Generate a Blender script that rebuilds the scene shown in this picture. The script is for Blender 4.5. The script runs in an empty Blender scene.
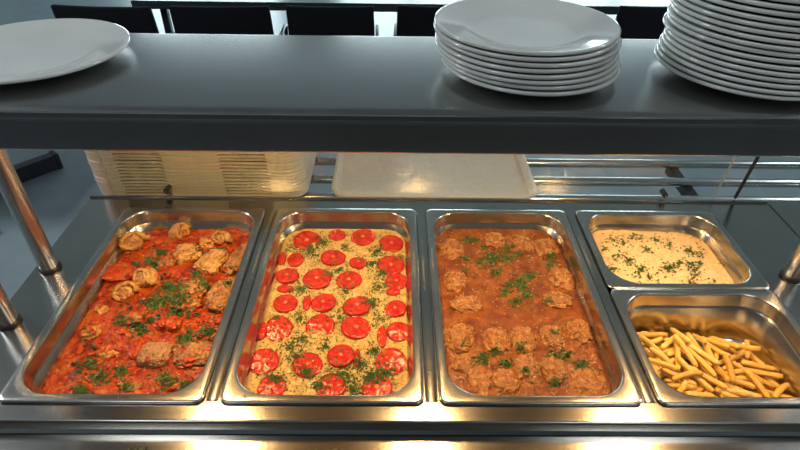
import bpy, math, random
from math import sin, cos, pi, radians
from mathutils import Vector, Matrix, Euler, noise
from mathutils.bvhtree import BVHTree

random.seed(7)
SC = bpy.context.scene
COL = SC.collection
SC.view_settings.view_transform = 'Standard'
SC.view_settings.look = 'None'
SC.view_settings.gamma = 1.0
SC.view_settings.use_curve_mapping = False
SC.view_settings.exposure = 0.0

# ------------------------------------------------------------------ camera
CAM = Vector((.2745, -1.0562, .7523))
PITCH, YAW, ROLL, F = .6450, .0134, .0160, 554.47
FW = Vector((sin(YAW) * cos(PITCH), cos(YAW) * cos(PITCH), -sin(PITCH)))
_R = Vector((cos(YAW), -sin(YAW), 0))
_U = _R.cross(FW)
RT = _R * cos(ROLL) + _U * sin(ROLL)
UP = -_R * sin(ROLL) + _U * cos(ROLL)
cd = bpy.data.cameras.new('camera')
cam = bpy.data.objects.new('camera', cd)
COL.objects.link(cam)
cam.matrix_world = Matrix(((RT.x, UP.x, -FW.x, CAM.x), (RT.y, UP.y, -FW.y, CAM.y), (RT.z, UP.z, -FW.z, CAM.z), (0, 0, 0, 1)))
cd.sensor_width = 36
cd.lens = F / 800 * 36
cd.clip_start = .02
SC.camera = cam


def at(px, py, z):
    """where the sight line through a photo point meets the level plane z"""
    d = FW + RT * ((px - 400) / F) + UP * ((225 - py) / F)
    t = (z - CAM.z) / d.z
    return CAM + d * t


# ------------------------------------------------------------------ materials
def nodes(name):
    m = bpy.data.materials.new(name)
    m.use_nodes = True
    nt = m.node_tree
    b = nt.nodes['Principled BSDF']
    return m, nt, b


def N(nt, kind, **kw):
    n = nt.nodes.new(kind)
    for k, v in kw.items():
        if k in n.inputs:
            n.inputs[k].default_value = v
        else:
            setattr(n, k, v)
    return n


def coords(nt, scale=(1, 1, 1), kind='Object'):
    tc = nt.nodes.new('ShaderNodeTexCoord')
    mp = nt.nodes.new('ShaderNodeMapping')
    mp.inputs['Scale'].default_value = scale
    nt.links.new(tc.outputs[kind], mp.inputs['Vector'])
    return mp.outputs['Vector']


def ramp(nt, fac, stops):
    r = nt.nodes.new('ShaderNodeValToRGB')
    e = r.color_ramp.elements
    while len(e) < len(stops):
        e.new(.5)
    for el, (p, c) in zip(e, stops):
        el.position = p
        el.color = (*c, 1)
    nt.links.new(fac, r.inputs['Fac'])
    return r.outputs['Color']


def plain(name, col, rough=.5, metal=0, coat=0, spec=.5, bump=0, bscale=200):
    m, nt, b = nodes(name)
    v = coords(nt)
    n = N(nt, 'ShaderNodeTexNoise', Scale=bscale * .2, Detail=3.0)
    nt.links.new(v, n.inputs['Vector'])
    c2 = tuple(c * .9 for c in col)
    nt.links.new(ramp(nt, n.outputs['Fac'], [(.35, c2), (.65, col)]), b.inputs['Base Color'])
    b.inputs['Roughness'].default_value = rough
    b.inputs['Metallic'].default_value = metal
    b.inputs['Coat Weight'].default_value = coat
    b.inputs['Specular IOR Level'].default_value = spec
    if bump:
        n2 = N(nt, 'ShaderNodeTexNoise', Scale=bscale, Detail=2.0)
        nt.links.new(v, n2.inputs['Vector'])
        bp = N(nt, 'ShaderNodeBump', Strength=bump, Distance=.002)
        nt.links.new(n2.outputs['Fac'], bp.inputs['Height'])
        nt.links.new(bp.outputs['Normal'], b.inputs['Normal'])
    return m


def steel(name, col=(.60, .585, .56), r0=.2, r1=.34, stretch=(2, 120, 120), bump=.04):
    m, nt, b = nodes(name)
    v = coords(nt, stretch)
    n = N(nt, 'ShaderNodeTexNoise', Scale=4.0, Detail=4.0)
    nt.links.new(v, n.inputs['Vector'])
    mr = N(nt, 'ShaderNodeMapRange')
    mr.inputs['To Min'].default_value = r0
    mr.inputs['To Max'].default_value = r1
    nt.links.new(n.outputs['Fac'], mr.inputs['Value'])
    nt.links.new(mr.outputs['Result'], b.inputs['Roughness'])
    v2 = coords(nt, (3, 3, 3))
    n2 = N(nt, 'ShaderNodeTexNoise', Scale=3.0, Detail=5.0)
    nt.links.new(v2, n2.inputs['Vector'])
    nt.links.new(ramp(nt, n2.outputs['Fac'], [(.3, tuple(c * .9 for c in col)), (.7, col)]), b.inputs['Base Color'])
    b.inputs['Metallic'].default_value = 1
    bp = N(nt, 'ShaderNodeBump', Strength=bump, Distance=.001)
    nt.links.new(n.outputs['Fac'], bp.inputs['Height'])
    nt.links.new(bp.outputs['Normal'], b.inputs['Normal'])
    return m


def food(name, stops, scale=60, rough=.35, bump=.5, bscale=160, sss=.0, detail=6.0, coat=0., dist=.004, spec=.5):
    """mottled food surface: colour from noise, fine bump"""
    m, nt, b = nodes(name)
    v = coords(nt)
    n = N(nt, 'ShaderNodeTexNoise', Scale=scale, Detail=detail, Roughness=.62, Distortion=.4)
    nt.links.new(v, n.inputs['Vector'])
    nt.links.new(ramp(nt, n.outputs['Fac'], stops), b.inputs['Base Color'])
    b.inputs['Roughness'].default_value = rough
    b.inputs['Coat Weight'].default_value = coat
    b.inputs['Coat Roughness'].default_value = .12
    b.inputs['Specular IOR Level'].default_value = spec
    if sss:
        b.inputs['Subsurface Weight'].default_value = sss
        b.inputs['Subsurface Radius'].default_value = (.006, .003, .0015)
        b.inputs['Subsurface Scale'].default_value = 1.0
    n2 = N(nt, 'ShaderNodeTexNoise', Scale=bscale, Detail=3.0)
    nt.links.new(v, n2.inputs['Vector'])
    bp = N(nt, 'ShaderNodeBump', Strength=bump, Distance=dist)
    nt.links.new(n2.outputs['Fac'], bp.inputs['Height'])
    nt.links.new(bp.outputs['Normal'], b.inputs['Normal'])
    return m


def pane_glass(name, tint=(.93, .97, .96)):
    m = bpy.data.materials.new(name)
    m.use_nodes = True
    nt = m.node_tree
    nt.nodes.clear()
    out = nt.nodes.new('ShaderNodeOutputMaterial')
    tr = N(nt, 'ShaderNodeBsdfTransparent', Color=(*tint, 1))
    gl = N(nt, 'ShaderNodeBsdfGlossy', Roughness=.015)
    gl.inputs['Color'].default_value = (1, 1, 1, 1)
    fr = N(nt, 'ShaderNodeFresnel', IOR=1.5)
    ge = nt.nodes.new('ShaderNodeNewGeometry')
    ior = N(nt, 'ShaderNodeMapRange')      # leaving the pane: the inverse index, so both faces reflect alike
    ior.inputs['To Min'].default_value = 1.5
    ior.inputs['To Max'].default_value = 1 / 1.5
    nt.links.new(ge.outputs['Backfacing'], ior.inputs['Value'])
    nt.links.new(ior.outputs['Result'], fr.inputs['IOR'])
    mx = nt.nodes.new('ShaderNodeMixShader')
    nt.links.new(fr.outputs[0], mx.inputs[0])
    nt.links.new(tr.outputs[0], mx.inputs[1])
    nt.links.new(gl.outputs[0], mx.inputs[2])
    nt.links.new(mx.outputs[0], out.inputs['Surface'])
    return m


def glow(name, col, strength):
    m, nt, b = nodes(name)
    b.inputs['Base Color'].default_value = (*col, 1)
    b.inputs['Emission Color'].default_value = (*col, 1)
    b.inputs['Emission Strength'].default_value = strength
    return m


M = {}
M['shelf'] = steel('shelf_steel', (.38, .385, .38), .22, .28, (2, 60, 60), .002)
M['counter'] = steel('counter_steel', (.46, .445, .415), .15, .22, (2, 60, 60), .003)
M['pan'] = steel('pan_steel', (.56, .535, .49), .17, .26, (30, 30, 30), .03)
M['post'] = steel('post_steel', (.60, .58, .55), .2, .3, (120, 120, 2), .03)
M['rail'] = steel('rail_steel', (.66, .66, .66), .14, .24, (2, 140, 140), .02)
M['black'] = plain('black_rubber', (.012, .012, .013), .35)
M['glass'] = pane_glass('clear_glass')
M['edge'] = plain('polished_glass_edge', (.30, .36, .34), .2)
M['china'] = plain('white_china', (.83, .85, .81), .12, coat=.3, bscale=30)
M['tray'] = plain('beige_tray_plastic', (.55, .48, .41), .38, bump=.05, bscale=400)
M['floor'] = plain('blue_grey_vinyl_floor', (.21, .255, .285), .36, bump=.02, bscale=40)
M['wall'] = plain('painted_wall', (.36, .38, .39), .8)
M['kwall'] = plain('kitchen_wall', (.07, .075, .08), .7)
M['ceil'] = plain('ceiling_tile', (.55, .56, .56), .8)
M['fabric'] = plain('black_chair_fabric', (.006, .007, .010), .9, bump=.3, bscale=500, spec=.15)
M['chairmetal'] = plain('black_chair_metal', (.015, .018, .022), .3)
M['tabletop'] = plain('pale_table_laminate', (.36, .42, .46), .22)
M['tableedge'] = plain('dark_table_edge', (.02, .03, .035), .4)
M['frame'] = plain('window_frame_grey', (.2, .21, .22), .4)
M['reflector'] = steel('lamp_reflector', (.7, .68, .62), .2, .3, (20, 20, 20), .02)
M['bulb'] = glow('lamp_bulb', (1, .62, .25), 12)

M['tomato_sauce'] = food('tomato_sauce', [(.30, (.07, .008, .003)), (.42, (.22, .020, .004)), (.53, (.36, .048, .006)), (.64, (.44, .10, .012)), (.78, (.46, .20, .035))], 30, .26, .8, 150, coat=.1, detail=9.0, spec=.4)
M['meat'] = food('braised_meat', [(.28, (.16, .036, .008)), (.42, (.28, .095, .022)), (.55, (.40, .175, .046)), (.72, (.54, .30, .095))], 55, .36, 1.0, 120, detail=9.0, dist=.008)
M['meat_pale'] = food('pale_braised_meat', [(.28, (.26, .07, .013)), (.45, (.44, .20, .045)), (.6, (.58, .31, .08)), (.75, (.66, .42, .14))], 50, .34, 1.0, 120, detail=9.0, dist=.007)
M['meat_grey'] = food('grey_brown_meat', [(.30, (.20, .075, .025)), (.5, (.34, .165, .06)), (.7, (.40, .22, .09))], 45, .34, .7, 260, detail=8.0)
M['filling'] = food('meat_filling', [(.30, (.20, .06, .016)), (.5, (.42, .18, .05)), (.7, (.56, .32, .10))], 120, .4, 1.0, 260)
M['pepper'] = food('red_pepper_bits', [(.30, (.26, .012, .004)), (.5, (.40, .045, .007)), (.75, (.46, .14, .02))], 50, .3, .5, 150, coat=.05, spec=.3)
M['rice_bake'] = food('creamy_rice_bake', [(.30, (.32, .19, .045)), (.45, (.52, .33, .095)), (.6, (.62, .43, .15)), (.75, (.70, .53, .23))], 70, .34, 1.0, 200, coat=.05, detail=9.0)
M['bake_grain'] = food('baked_rice_grain', [(.30, (.52, .34, .11)), (.6, (.66, .48, .20))], 60, .35, .1, 200)
M['tomato'] = food('tomato_flesh', [(.28, (.34, .007, .005)), (.5, (.48, .017, .010)), (.72, (.54, .07, .028))], 60, .25, .4, 130, coat=.12)
M['tomato_skin'] = food('tomato_skin', [(.3, (.32, .006, .005)), (.7, (.44, .012, .008))], 30, .22, .05, 100, coat=.2)
M['tomato_core'] = food('tomato_core', [(.3, (.60, .10, .03)), (.7, (.72, .24, .08))], 120, .25, .4, 200, coat=.3)
M['gravy'] = food('orange_brown_gravy', [(.28, (.09, .022, .006)), (.42, (.16, .042, .009)), (.56, (.24, .070, .014)), (.68, (.30, .11, .024)), (.8, (.38, .18, .05))], 38, .24, .8, 170, coat=.08, detail=9.0, dist=.003)
M['meatball'] = food('meatball', [(.28, (.13, .034, .008)), (.44, (.25, .082, .017)), (.58, (.36, .145, .033)), (.74, (.46, .25, .075))], 80, .36, 1.0, 170, detail=9.0)
M['ball_grain'] = food('meatball_rice_grain', [(.3, (.46, .22, .06)), (.7, (.56, .34, .12))], 60, .3, .1, 200)
M['rice'] = food('cooked_rice', [(.3, (.70, .48, .22)), (.6, (.80, .60, .31))], 60, .42, .7, 260)
M['rice_grain'] = food('rice_grain', [(.3, (.74, .53, .26)), (.7, (.84, .65, .36))], 60, .4, .1, 200)
M['parsley'] = food('chopped_parsley', [(.3, (.022, .052, .008)), (.5, (.052, .105, .014)), (.75, (.12, .18, .03))], 90, .45, .2, 200)
M['herb'] = food('dark_stewed_herb', [(.3, (.012, .022, .006)), (.6, (.04, .06, .014)), (.8, (.09, .09, .02))], 90, .3, .2, 200)
FRYM = [food('fry_golden', [(.3, (.64, .36, .06)), (.6, (.76, .48, .11))], 40, .45, .3, 260),
        food('fry_pale', [(.3, (.70, .43, .085)), (.6, (.80, .56, .15))], 40, .45, .3, 260),
        food('fry_deep', [(.3, (.52, .25, .035)), (.6, (.68, .39, .075))], 40, .45, .3, 260)]


# ------------------------------------------------------------------ mesh builder
class MB:
    def __init__(self):
        self.v, self.f = [], []

    def add(self, vs, fs):
        o = len(self.v)
        self.v += [tuple(x) for x in vs]
        self.f += [tuple(i + o for i in f) for f in fs]
        return self

    def box(self, x0, x1, y0, y1, z0, z1):
        vs = [(x, y, z) for z in (z0, z1) for y in (y0, y1) for x in (x0, x1)]
        return self.add(vs, [(0, 2, 3, 1), (4, 5, 7, 6), (0, 1, 5, 4), (2, 6, 7, 3), (0, 4, 6, 2), (1, 3, 7, 5)])

    def loft(self, loops, cap0=False, cap1=False, closed=True):
        n = len(loops[0])
        vs = [p for l in loops for p in l]
        fs = []
        for i in range(len(loops) - 1):
            for j in range(n if closed else n - 1):
                k = (j + 1) % n
                fs.append((i * n + j, i * n + k, (i + 1) * n + k, (i + 1) * n + j))
        if cap0:
            fs.append(tuple(range(n))[::-1])
        if cap1:
            fs.append(tuple(range((len(loops) - 1) * n, len(loops) * n)))
        return self.add(vs, fs)

    def tube(self, pts, r, n=16, caps=True):
        pts = [Vector(p) for p in pts]
        loops = []
        for i, p in enumerate(pts):
            d = (pts[min(i + 1, len(pts) - 1)] - pts[max(i - 1, 0)]).normalized()
            a = Vector((0, 0, 1)) if abs(d.z) < .9 else Vector((1, 0, 0))
            u = d.cross(a).normalized()
            w = d.cross(u)
            rr = r[i] if isinstance(r, (list, tuple)) else r
            loops.append([p + (u * cos(2 * pi * k / n) + w * sin(2 * pi * k / n)) * rr for k in range(n)])
        return self.loft(loops, caps, caps)

    def lathe(self, prof, n=64, cap0=False, cap1=False):
        return self.loft([[(r * cos(2 * pi * k / n), r * sin(2 * pi * k / n), z) for k in range(n)] for r, z in prof], cap0, cap1)

    def build(self, name, mat, parent=None, loc=(0, 0, 0), smooth=True, bevel=0, solid=0, sharp=True):
        me = bpy.data.meshes.new(name)
        me.from_pydata(self.v, [], self.f)
        me.update()
        if smooth:
            me.polygons.foreach_set('use_smooth', [True] * len(me.polygons))
            if sharp:
                me.set_sharp_from_angle(angle=radians(40))
        me.materials.append(mat)
        o = bpy.data.objects.new(name, me)
        COL.objects.link(o)
        o.location = loc
        if parent:
            o.parent = parent
        if solid:
            s = o.modifiers.new('thickness', 'SOLIDIFY')
            s.thickness = solid
            s.offset = -1
        if bevel:
            b = o.modifiers.new('bevel', 'BEVEL')
            b.width = bevel
            b.segments = 3
            b.limit_method = 'ANGLE'
        return o


def tag(o, label, cat, group=None, kind=None):
    o['label'] = label
    o['category'] = cat
    if group:
        o['group'] = group
    if kind:
        o['kind'] = kind
    return o


def thing(name, label, cat, loc=(0, 0, 0), rot=(0, 0, 0), group=None):
    o = bpy.data.objects.new(name, None)
    o.empty_display_size = .05
    COL.objects.link(o)
    o.location = loc
    o.rotation_euler = rot
    return tag(o, label, cat, group)


def copy_tree(o, parent=None):
    c = o.copy()
    COL.objects.link(c)
    if parent:
        c.parent = parent
    for ch in list(o.children):
        copy_tree(ch, c)
    return c


def struct(o):
    o['kind'] = 'structure'
    return o


def rrect(w, d, r, z, n=10):
    out = []
    for cx, cy, a0 in ((w / 2 - r, d / 2 - r, 0), (-w / 2 + r, d / 2 - r, 90), (-w / 2 + r, -d / 2 + r, 180), (w / 2 - r, -d / 2 + r, 270)):
        for k in range(n + 1):
            a = radians(a0 + 90 * k / n)
            out.append((cx + r * cos(a), cy + r * sin(a), z))
    return out


ORD = ['first', 'second', 'third', 'fourth', 'fifth', 'sixth', 'seventh', 'eighth', 'ninth', 'tenth', 'eleventh', 'twelfth', 'thirteenth',
       'fourteenth', 'fifteenth', 'sixteenth', 'seventeenth', 'eighteenth', 'nineteenth', 'twentieth']


def side_word(k, n):
    if n == 1:
        return 'only'
    if k == 0:
        return 'leftmost'
    if k == n - 1:
        return 'rightmost'
    return ORD[k] + ' from left'


def fbm(x, y, z=0, s=1., o=4):
    return noise.fractal(Vector((x * s, y * s, z * s)), 1.0, 2.0, o)


# ------------------------------------------------------------------ room
FZ, CZ = -.9, 1.95
X0, X1, Y0, Y1 = -5.0, 6.0, -2.4, 7.4
struct(MB().box(X0, X1, Y0, Y1, FZ - .1, FZ).build('floor', M['floor'], smooth=False))
struct(MB().box(X0, X1, Y0, Y1, CZ, CZ + .1).build('ceiling', M['ceil'], smooth=False))
struct(MB().box(X0 - .1, X0, Y0, Y1, FZ, CZ).build('wall_left', M['wall'], smooth=False))
struct(MB().box(X1, X1 + .1, Y0, Y1, FZ, CZ).build('wall_right', M['wall'], smooth=False))
struct(MB().box(X0, X1, Y0 - .1, Y0, FZ, CZ).build('wall_front', M['kwall'], smooth=False))
WIN = [(-3.6, -1.4), (-.6, 1.6), (2.4, 4.6)]
WZ0, WZ1 = -.75, 1.35
wb = MB()
wb.box(X0, X1, Y1, Y1 + .15, FZ, WZ0).box(X0, X1, Y1, Y1 + .15, WZ1, CZ)
xs = [X0] + [v for w in WIN for v in w] + [X1]
for i in range(0, len(xs), 2):
    wb.box(xs[i], xs[i + 1], Y1, Y1 + .15, WZ0, WZ1)
struct(wb.build('wall_back', M['wall'], smooth=False))
for i, (a, b) in enumerate(WIN):
    fr = MB()
    t = .05
    fr.box(a, a + t, Y1 + .03, Y1 + .1, WZ0, WZ1).box(b - t, b, Y1 + .03, Y1 + .1, WZ0, WZ1)
    fr.box(a + t, b - t, Y1 + .03, Y1 + .1, WZ0, WZ0 + t).box(a + t, b - t, Y1 + .03, Y1 + .1, WZ1 - t, WZ1)
    fr.box((a + b) / 2 - .025, (a + b) / 2 + .025, Y1 + .03, Y1 + .1, WZ0 + t, WZ1 - t)
    w = struct(fr.build('window_%d' % (i + 1), M['frame'], smooth=False))
    MB().box(a + t, b - t, Y1 + .06, Y1 + .066, WZ0 + t, WZ1 - t).build('window_pane', M['glass'], w, smooth=False)
    ld = bpy.data.lights.new('daylight', 'AREA')
    ld.shape = 'RECTANGLE'
    ld.size, ld.size_y = b - a, WZ1 - WZ0
    ld.energy = 125
    ld.color = (.82, .94, 1.0)
    lo = bpy.data.objects.new('daylight', ld)
    COL.objects.link(lo)
    lo.location = ((a + b) / 2, Y1 + .25, (WZ0 + WZ1) / 2)
    lo.rotation_euler = (radians(-90), 0, 0)

wd = bpy.data.worlds.new('sky')
SC.world = wd
wd.use_nodes = True
wnt = wd.node_tree
sky = wnt.nodes.new('ShaderNodeTexSky')
sky.sky_type = 'PREETHAM'
wnt.links.new(sky.outputs[0], wnt.nodes['Background'].inputs['Color'])
wnt.nodes['Background'].inputs['Strength'].default_value = .3

# unseen fill lights, added to lift the ambient over kitchen side and hall
for i, (x, y, e) in enumerate([(-.9, -1.5, 8), (1.5, -1.5, 8), (-2.5, .3, 50), (3.1, .3, 50)]):
    t = thing('fill_light', ['added square fill light over the kitchen side, to the left', 'added square fill light over the kitchen side, to the right',
                                'added square fill light over the left of the dining hall', 'added square fill light over the right of the dining hall'][i], 'fill light', (x, y, CZ))
    MB().box(-.3, .3, -.3, .3, -.03, 0).build('fill_housing', M['frame'], t, smooth=False)
    MB().box(-.27, .27, -.27, .27, -.036, -.03).build('fill_diffuser', glow('fill_diffuser', (.9, .95, 1), .6), t, smooth=False)
    ld = bpy.data.lights.new('fill_lamp', 'AREA')
    ld.size = .54
    ld.energy = e
    ld.color = (.92, .97, 1)
    lo = bpy.data.objects.new('fill_lamp', ld)
    COL.objects.link(lo)
    lo.location = (x, y, CZ - .04)

# ------------------------------------------------------------------ serving counter
P, GW, GL = .348, .325, .530
CX0, CX1, CY0, CY1 = -.45, 1.175, -.556, .04
HX0, HX1, HY0, HY1 = -P + .007, 2 * P + GW - .007, -GL + .007, -.007
ct = thing('serving_counter', 'brushed stainless steel serving counter holding five food pans', 'counter', (0, 0, 0))
top = MB()
# deck with the well opening: four strips, front edge rolled over
top.box(CX0, HX0, CY0, CY1, -.02, 0).box(HX1, CX1, CY0, CY1, -.02, 0)
top.box(HX0, HX1, HY1, CY1, -.02, 0).box(HX0, HX1, CY0, HY0, -.02, 0)
top.build('counter_top', M['counter'], ct, smooth=False)
fl = MB()
prof = []
for k in range(7):
    a = radians(90 - 90 * k / 6)
    prof.append((CY0 - .004 * cos(a), -.004 + .004 * sin(a)))
prof += [(CY0 - .004, -.02), (CY0, -.0201), (CY0 + .0005, -.004)]
fl.loft([[(CX0, y, z) for y, z in prof], [(CX1, y, z) for y, z in prof]], True, True)
fl.build('front_edge', M['counter'], ct)
rl = MB()
prof = [(CY1, -.02), (CY1 + .008, -.02), (CY1 + .009, .001), (CY1 + .006, .005), (CY1 + .002, .005), (CY1 - .001, .0005)]
rl.loft([[(CX0, y, z) for y, z in prof], [(CX1, y, z) for y, z in prof]], True, True)
rl.build('rear_edge', M['counter'], ct)
wl = MB()
wl.box(CX0 + .005, CX0 + .02, CY0 + .01, CY1 - .005, FZ + .1, -.02).box(CX1 - .02, CX1 - .005, CY0 + .01, CY1 - .005, FZ + .1, -.02)
wl.box(CX0 + .02, CX1 - .02, CY0 + .01, CY0 + .02, FZ + .1, -.02).box(CX0 + .02, CX1 - .02, CY1 - .02, CY1 - .005, FZ + .1, -.02)
wl.box(CX0 + .02, CX1 - .02, CY0 + .02, CY1 - .02, -.3, -.29)
wl.build('cabinet_body', M['counter'], ct, smooth=False)
ld_ = MB().box(CX0, 1.6, -.92, CY0 - .005, -.055, -.028)
ld_.build('front_ledge', M['counter'], ct, smooth=False, bevel=.003)
for x in (CX0 + .04, CX1 - .04):
    for y in (CY0 + .05, CY1 - .05):
        MB().tube([(x, y, FZ), (x, y, FZ + .1)], .02).build('leg', M['post'], ct)

# second counter module beyond the joint on the right
mod = thing('side_counter', 'stainless worktop continuing beyond the joint at right', 'counter', (0, 0, 0))
MB().box(CX1 + .004, 1.9, CY0, CY1 + .008, -.03, 0).build('counter_top', M['counter'], mod, smooth=False, bevel=.002)
MB().box(CX1 + .02, 1.88, CY0 + .02, CY1 - .01, FZ, -.03).build('cabinet_body', M['counter'], mod, smooth=False)

# divider bars between the pans
BARL = ['narrow steel divider bar between the meat roll pan and the rice bake pan',
        'narrow steel divider bar between the rice bake pan and the meatball pan',
        'narrow steel divider bar right of the meatball pan, beside the two half pans']
for k in range(3):
    xc = k * P - (P - GW) / 2
    prof = [(-.0185, -.012), (-.0185, -.0005), (-.0100, -.0005), (-.0092, .0010), (-.0085, .0014), (.0085, .0014), (.0092, .0010), (.0100, -.0005), (.0185, -.0005), (.0185, -.012)]
    o = MB().loft([[(xc + x, y, z) for x, z in prof] for y in (HY0 + .001, HY1 - .001)], True, True).build('divider_bar', M['counter'], None)
    tag(o, BARL[k], 'divider bar', 'steel divider bars between the pans')
o = MB().box(2 * P - .0015, HX1 - .001, -GL / 2 - .012, -GL / 2 + .012, -.012, -.0005).build('divider_bar', M['counter'], None, bevel=.001, smooth=False)
tag(o, 'short crosswise steel divider bar between rice pan and fries pan', 'divider bar', 'steel divider bars between the pans')


# ------------------------------------------------------------------ food pans
def pan(cx, cy, w, d, depth, label):
    L = []
    e = .0012
    L.append(rrect(w - e, d - e, .014, .001))
    L.append(rrect(w - e, d - e, .014, .0045))
    L.append(rrect(w - e - .003, d - e - .003, .0135, .006))
    L.append(rrect(w - e - .012, d - e - .012, .012, .006))
    L.append(rrect(w - .026, d - .026, .058, .0068))
    L.append(rrect(w - .030, d - .030, .058, .0062))
    L.append(rrect(w - .033, d - .033, .057, .003))
    L.append(rrect(w - .035, d - .035, .057, -.020))
    L.append(rrect(w - .039, d - .039, .056, -.024))
    L.append(rrect(w - .043, d - .043, .055, -.0265))
    L.append(rrect(w - .060, d - .060, .050, -depth + .018))
    L.append(rrect(w - .068, d - .068, .046, -depth + .006))
    L.append(rrect(w - .086, d - .086, .038, -depth))
    L.append(rrect(w * .4, d * .4, .03, -depth))
    o = MB().loft(L, False, True).build('food_pan', M['pan'], None, (cx, cy, 0), solid=.0009, sharp=False)
    return tag(o, label, 'food pan', 'stainless pans in the counter')


PANX = [-P + GW / 2, GW / 2, P + GW / 2, 2 * P + GW / 2]
PC = -GL / 2
pan(PANX[0], PC, GW, GL, .065, 'leftmost full size steel pan, full of meat rolls in red tomato sauce')
pan(PANX[1], PC, GW, GL, .065, 'full size steel pan holding the rice bake with tomato slices')
pan(PANX[2], PC, GW, GL, .065, 'full size steel pan holding meatballs in orange brown gravy')
pan(PANX[3], -GL / 4, GW, GL / 2, .10, 'half size steel pan holding plain rice, behind the fries')
pan(PANX[3], -GL * .75, GW, GL / 2, .10, 'deep half size steel pan holding fries, at front right')

BV = {}


def world_tris(o):
    me = o.data
    mw = o.matrix_world if o.parent else Matrix.LocRotScale(o.location, o.rotation_euler, o.scale)
    if o.parent:
        p = o.parent
        mw = Matrix.LocRotScale(p.location, p.rotation_euler, p.scale) @ Matrix.LocRotScale(o.location, o.rotation_euler, o.scale)
    return [mw @ v.co for v in me.vertices], [tuple(p.vertices) for p in me.polygons]


class Ground:
    """what a fleck dropped from above lands on"""
    def __init__(self, obs):
        vs, fs = [], []
        for o in obs:
            v, f = world_tris(o)
            n = len(vs)
            vs += v
            fs += [tuple(i + n for i in q) for q in f]
        self.t = BVHTree.FromPolygons(vs, fs)

    def hit(self, x, y):
        p, nrm, _, _ = self.t.ray_cast(Vector((x, y, .1)), Vector((0, 0, -1)))
        return (p, nrm) if p else (None, None)


def surface(name, mat, cx, cy, w, d, r, zf, rings=46, skirt=.012, n=26):
    """food filling a pan: concentric rounded rings, height zf(x, y), with a thick edge below"""
    L = [[(x, y, zf(cx + x, cy + y) - skirt) for x, y, _ in rrect(w - .004, d - .004, r, 0, n)]]
    for i in range(rings):
        t = 1 - i / rings
        l = []
        for x, y, _ in rrect(w * t + .0001, d * t + .0001, max(r * t, .00002), 0, n):
            l.append((x, y, zf(cx + x, cy + y)))
        L.append(l)
    return MB().loft(L, True, True).build(name, mat, None, (cx, cy, 0), sharp=False)


def leaf(mb, p, nrm, s, rnd):
    """one chopped leaf scrap: a small folded, lobed blade with thickness"""
    a = rnd.uniform(0, 2 * pi)
    t = Vector((cos(a), sin(a), 0))
    nrm = (nrm + Vector((rnd.uniform(-.6, .6), rnd.uniform(-.6, .6), rnd.uniform(0, .3)))).normalized()
    t = (t - nrm * t.dot(nrm)).normalized()
    b = nrm.cross(t)
    w = s * rnd.uniform(.35, .8)
    f = rnd.uniform(.0, .45) * s
    c = p + nrm * (s * .12 + .0004)
    pts = [c - t * s * .5, c - t * s * .1 + b * w * .5 + nrm * f, c + t * s * .25 + b * w * .28 + nrm * f * .5, c + t * s * .5 + nrm * f * .4,
           c + t * s * .2 - b * w * .3 + nrm * f * .5, c - t * s * .15 - b * w * .5 + nrm * f]
    lo = [q - nrm * .0005 for q in pts]
    mb.add(pts + lo, [(0, 1, 2, 3), (0, 3, 4, 5), (9, 8, 7, 6), (11, 10, 9, 6)] + [((i + 1) % 6, i, i + 6, (i + 1) % 6 + 6) for i in range(6)])


def scatter_leaves(name, ground, zref, clusters, box, nback, label, seed, smin=.002, smax=.0065, mat=None, dens=1.5):
    rnd = random.Random(seed)
    mb = MB()
    for px, py, rpx, n in clusters:
        for _ in range(int(n * dens)):
            a, r = rnd.uniform(0, 2 * pi), abs(rnd.gauss(0, .55)) * rpx
            q = at(px + r * cos(a), py + r * .75 * sin(a), zref)
            p, nm = ground.hit(q.x, q.y)
            if p:
                leaf(mb, p, nm, rnd.uniform(smin, smax), rnd)
    x0, x1, y0, y1 = box
    for _ in range(nback):
        p, nm = ground.hit(rnd.uniform(x0, x1), rnd.uniform(y0, y1))
        if p:
            leaf(mb, p, nm, rnd.uniform(smin * .7, smax * .7), rnd)
    o = mb.build(name, mat or M['parsley'], None, smooth=False)
    return tag(o, label, 'parsley', None, 'stuff')


def grain(mb, c, d, nrm, l, r):
    d = d.normalized()
    u = d.cross(nrm).normalized() if abs(d.dot(nrm)) < .98 else d.orthogonal().normalized()
    w = d.cross(u)
    vs = [c - d * l / 2]
    for s in (-.22, .22):
        vs += [c + d * l * s + (u * cos(k * pi / 2) + w * sin(k * pi / 2)) * r for k in range(4)]
    vs.append(c + d * l / 2)
    fs = []
    for k in range(4):
        j = (k + 1) % 4
        fs += [(0, 1 + j, 1 + k), (1 + k, 1 + j, 5 + j, 5 + k), (9, 5 + k, 5 + j)]
    mb.add(vs, fs)


def grains(mb, ground, box, n, seed, l=.0062, r=.0010, keep=None):
    rnd = random.Random(seed)
    for _ in range(n):
        x, y = rnd.uniform(box[0], box[1]), rnd.uniform(box[2], box[3])
        if keep and not keep(x, y, rnd):
            continue
        p, nm = ground.hit(x, y)
        if p:
            d = Vector((rnd.gauss(0, 1), rnd.gauss(0, 1), rnd.gauss(0, .35)))
            grain(mb, p + nm * r * rnd.uniform(-.2, 1.0), d, nm, l * rnd.uniform(.7, 1.1), r * rnd.uniform(.8, 1.15))


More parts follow.
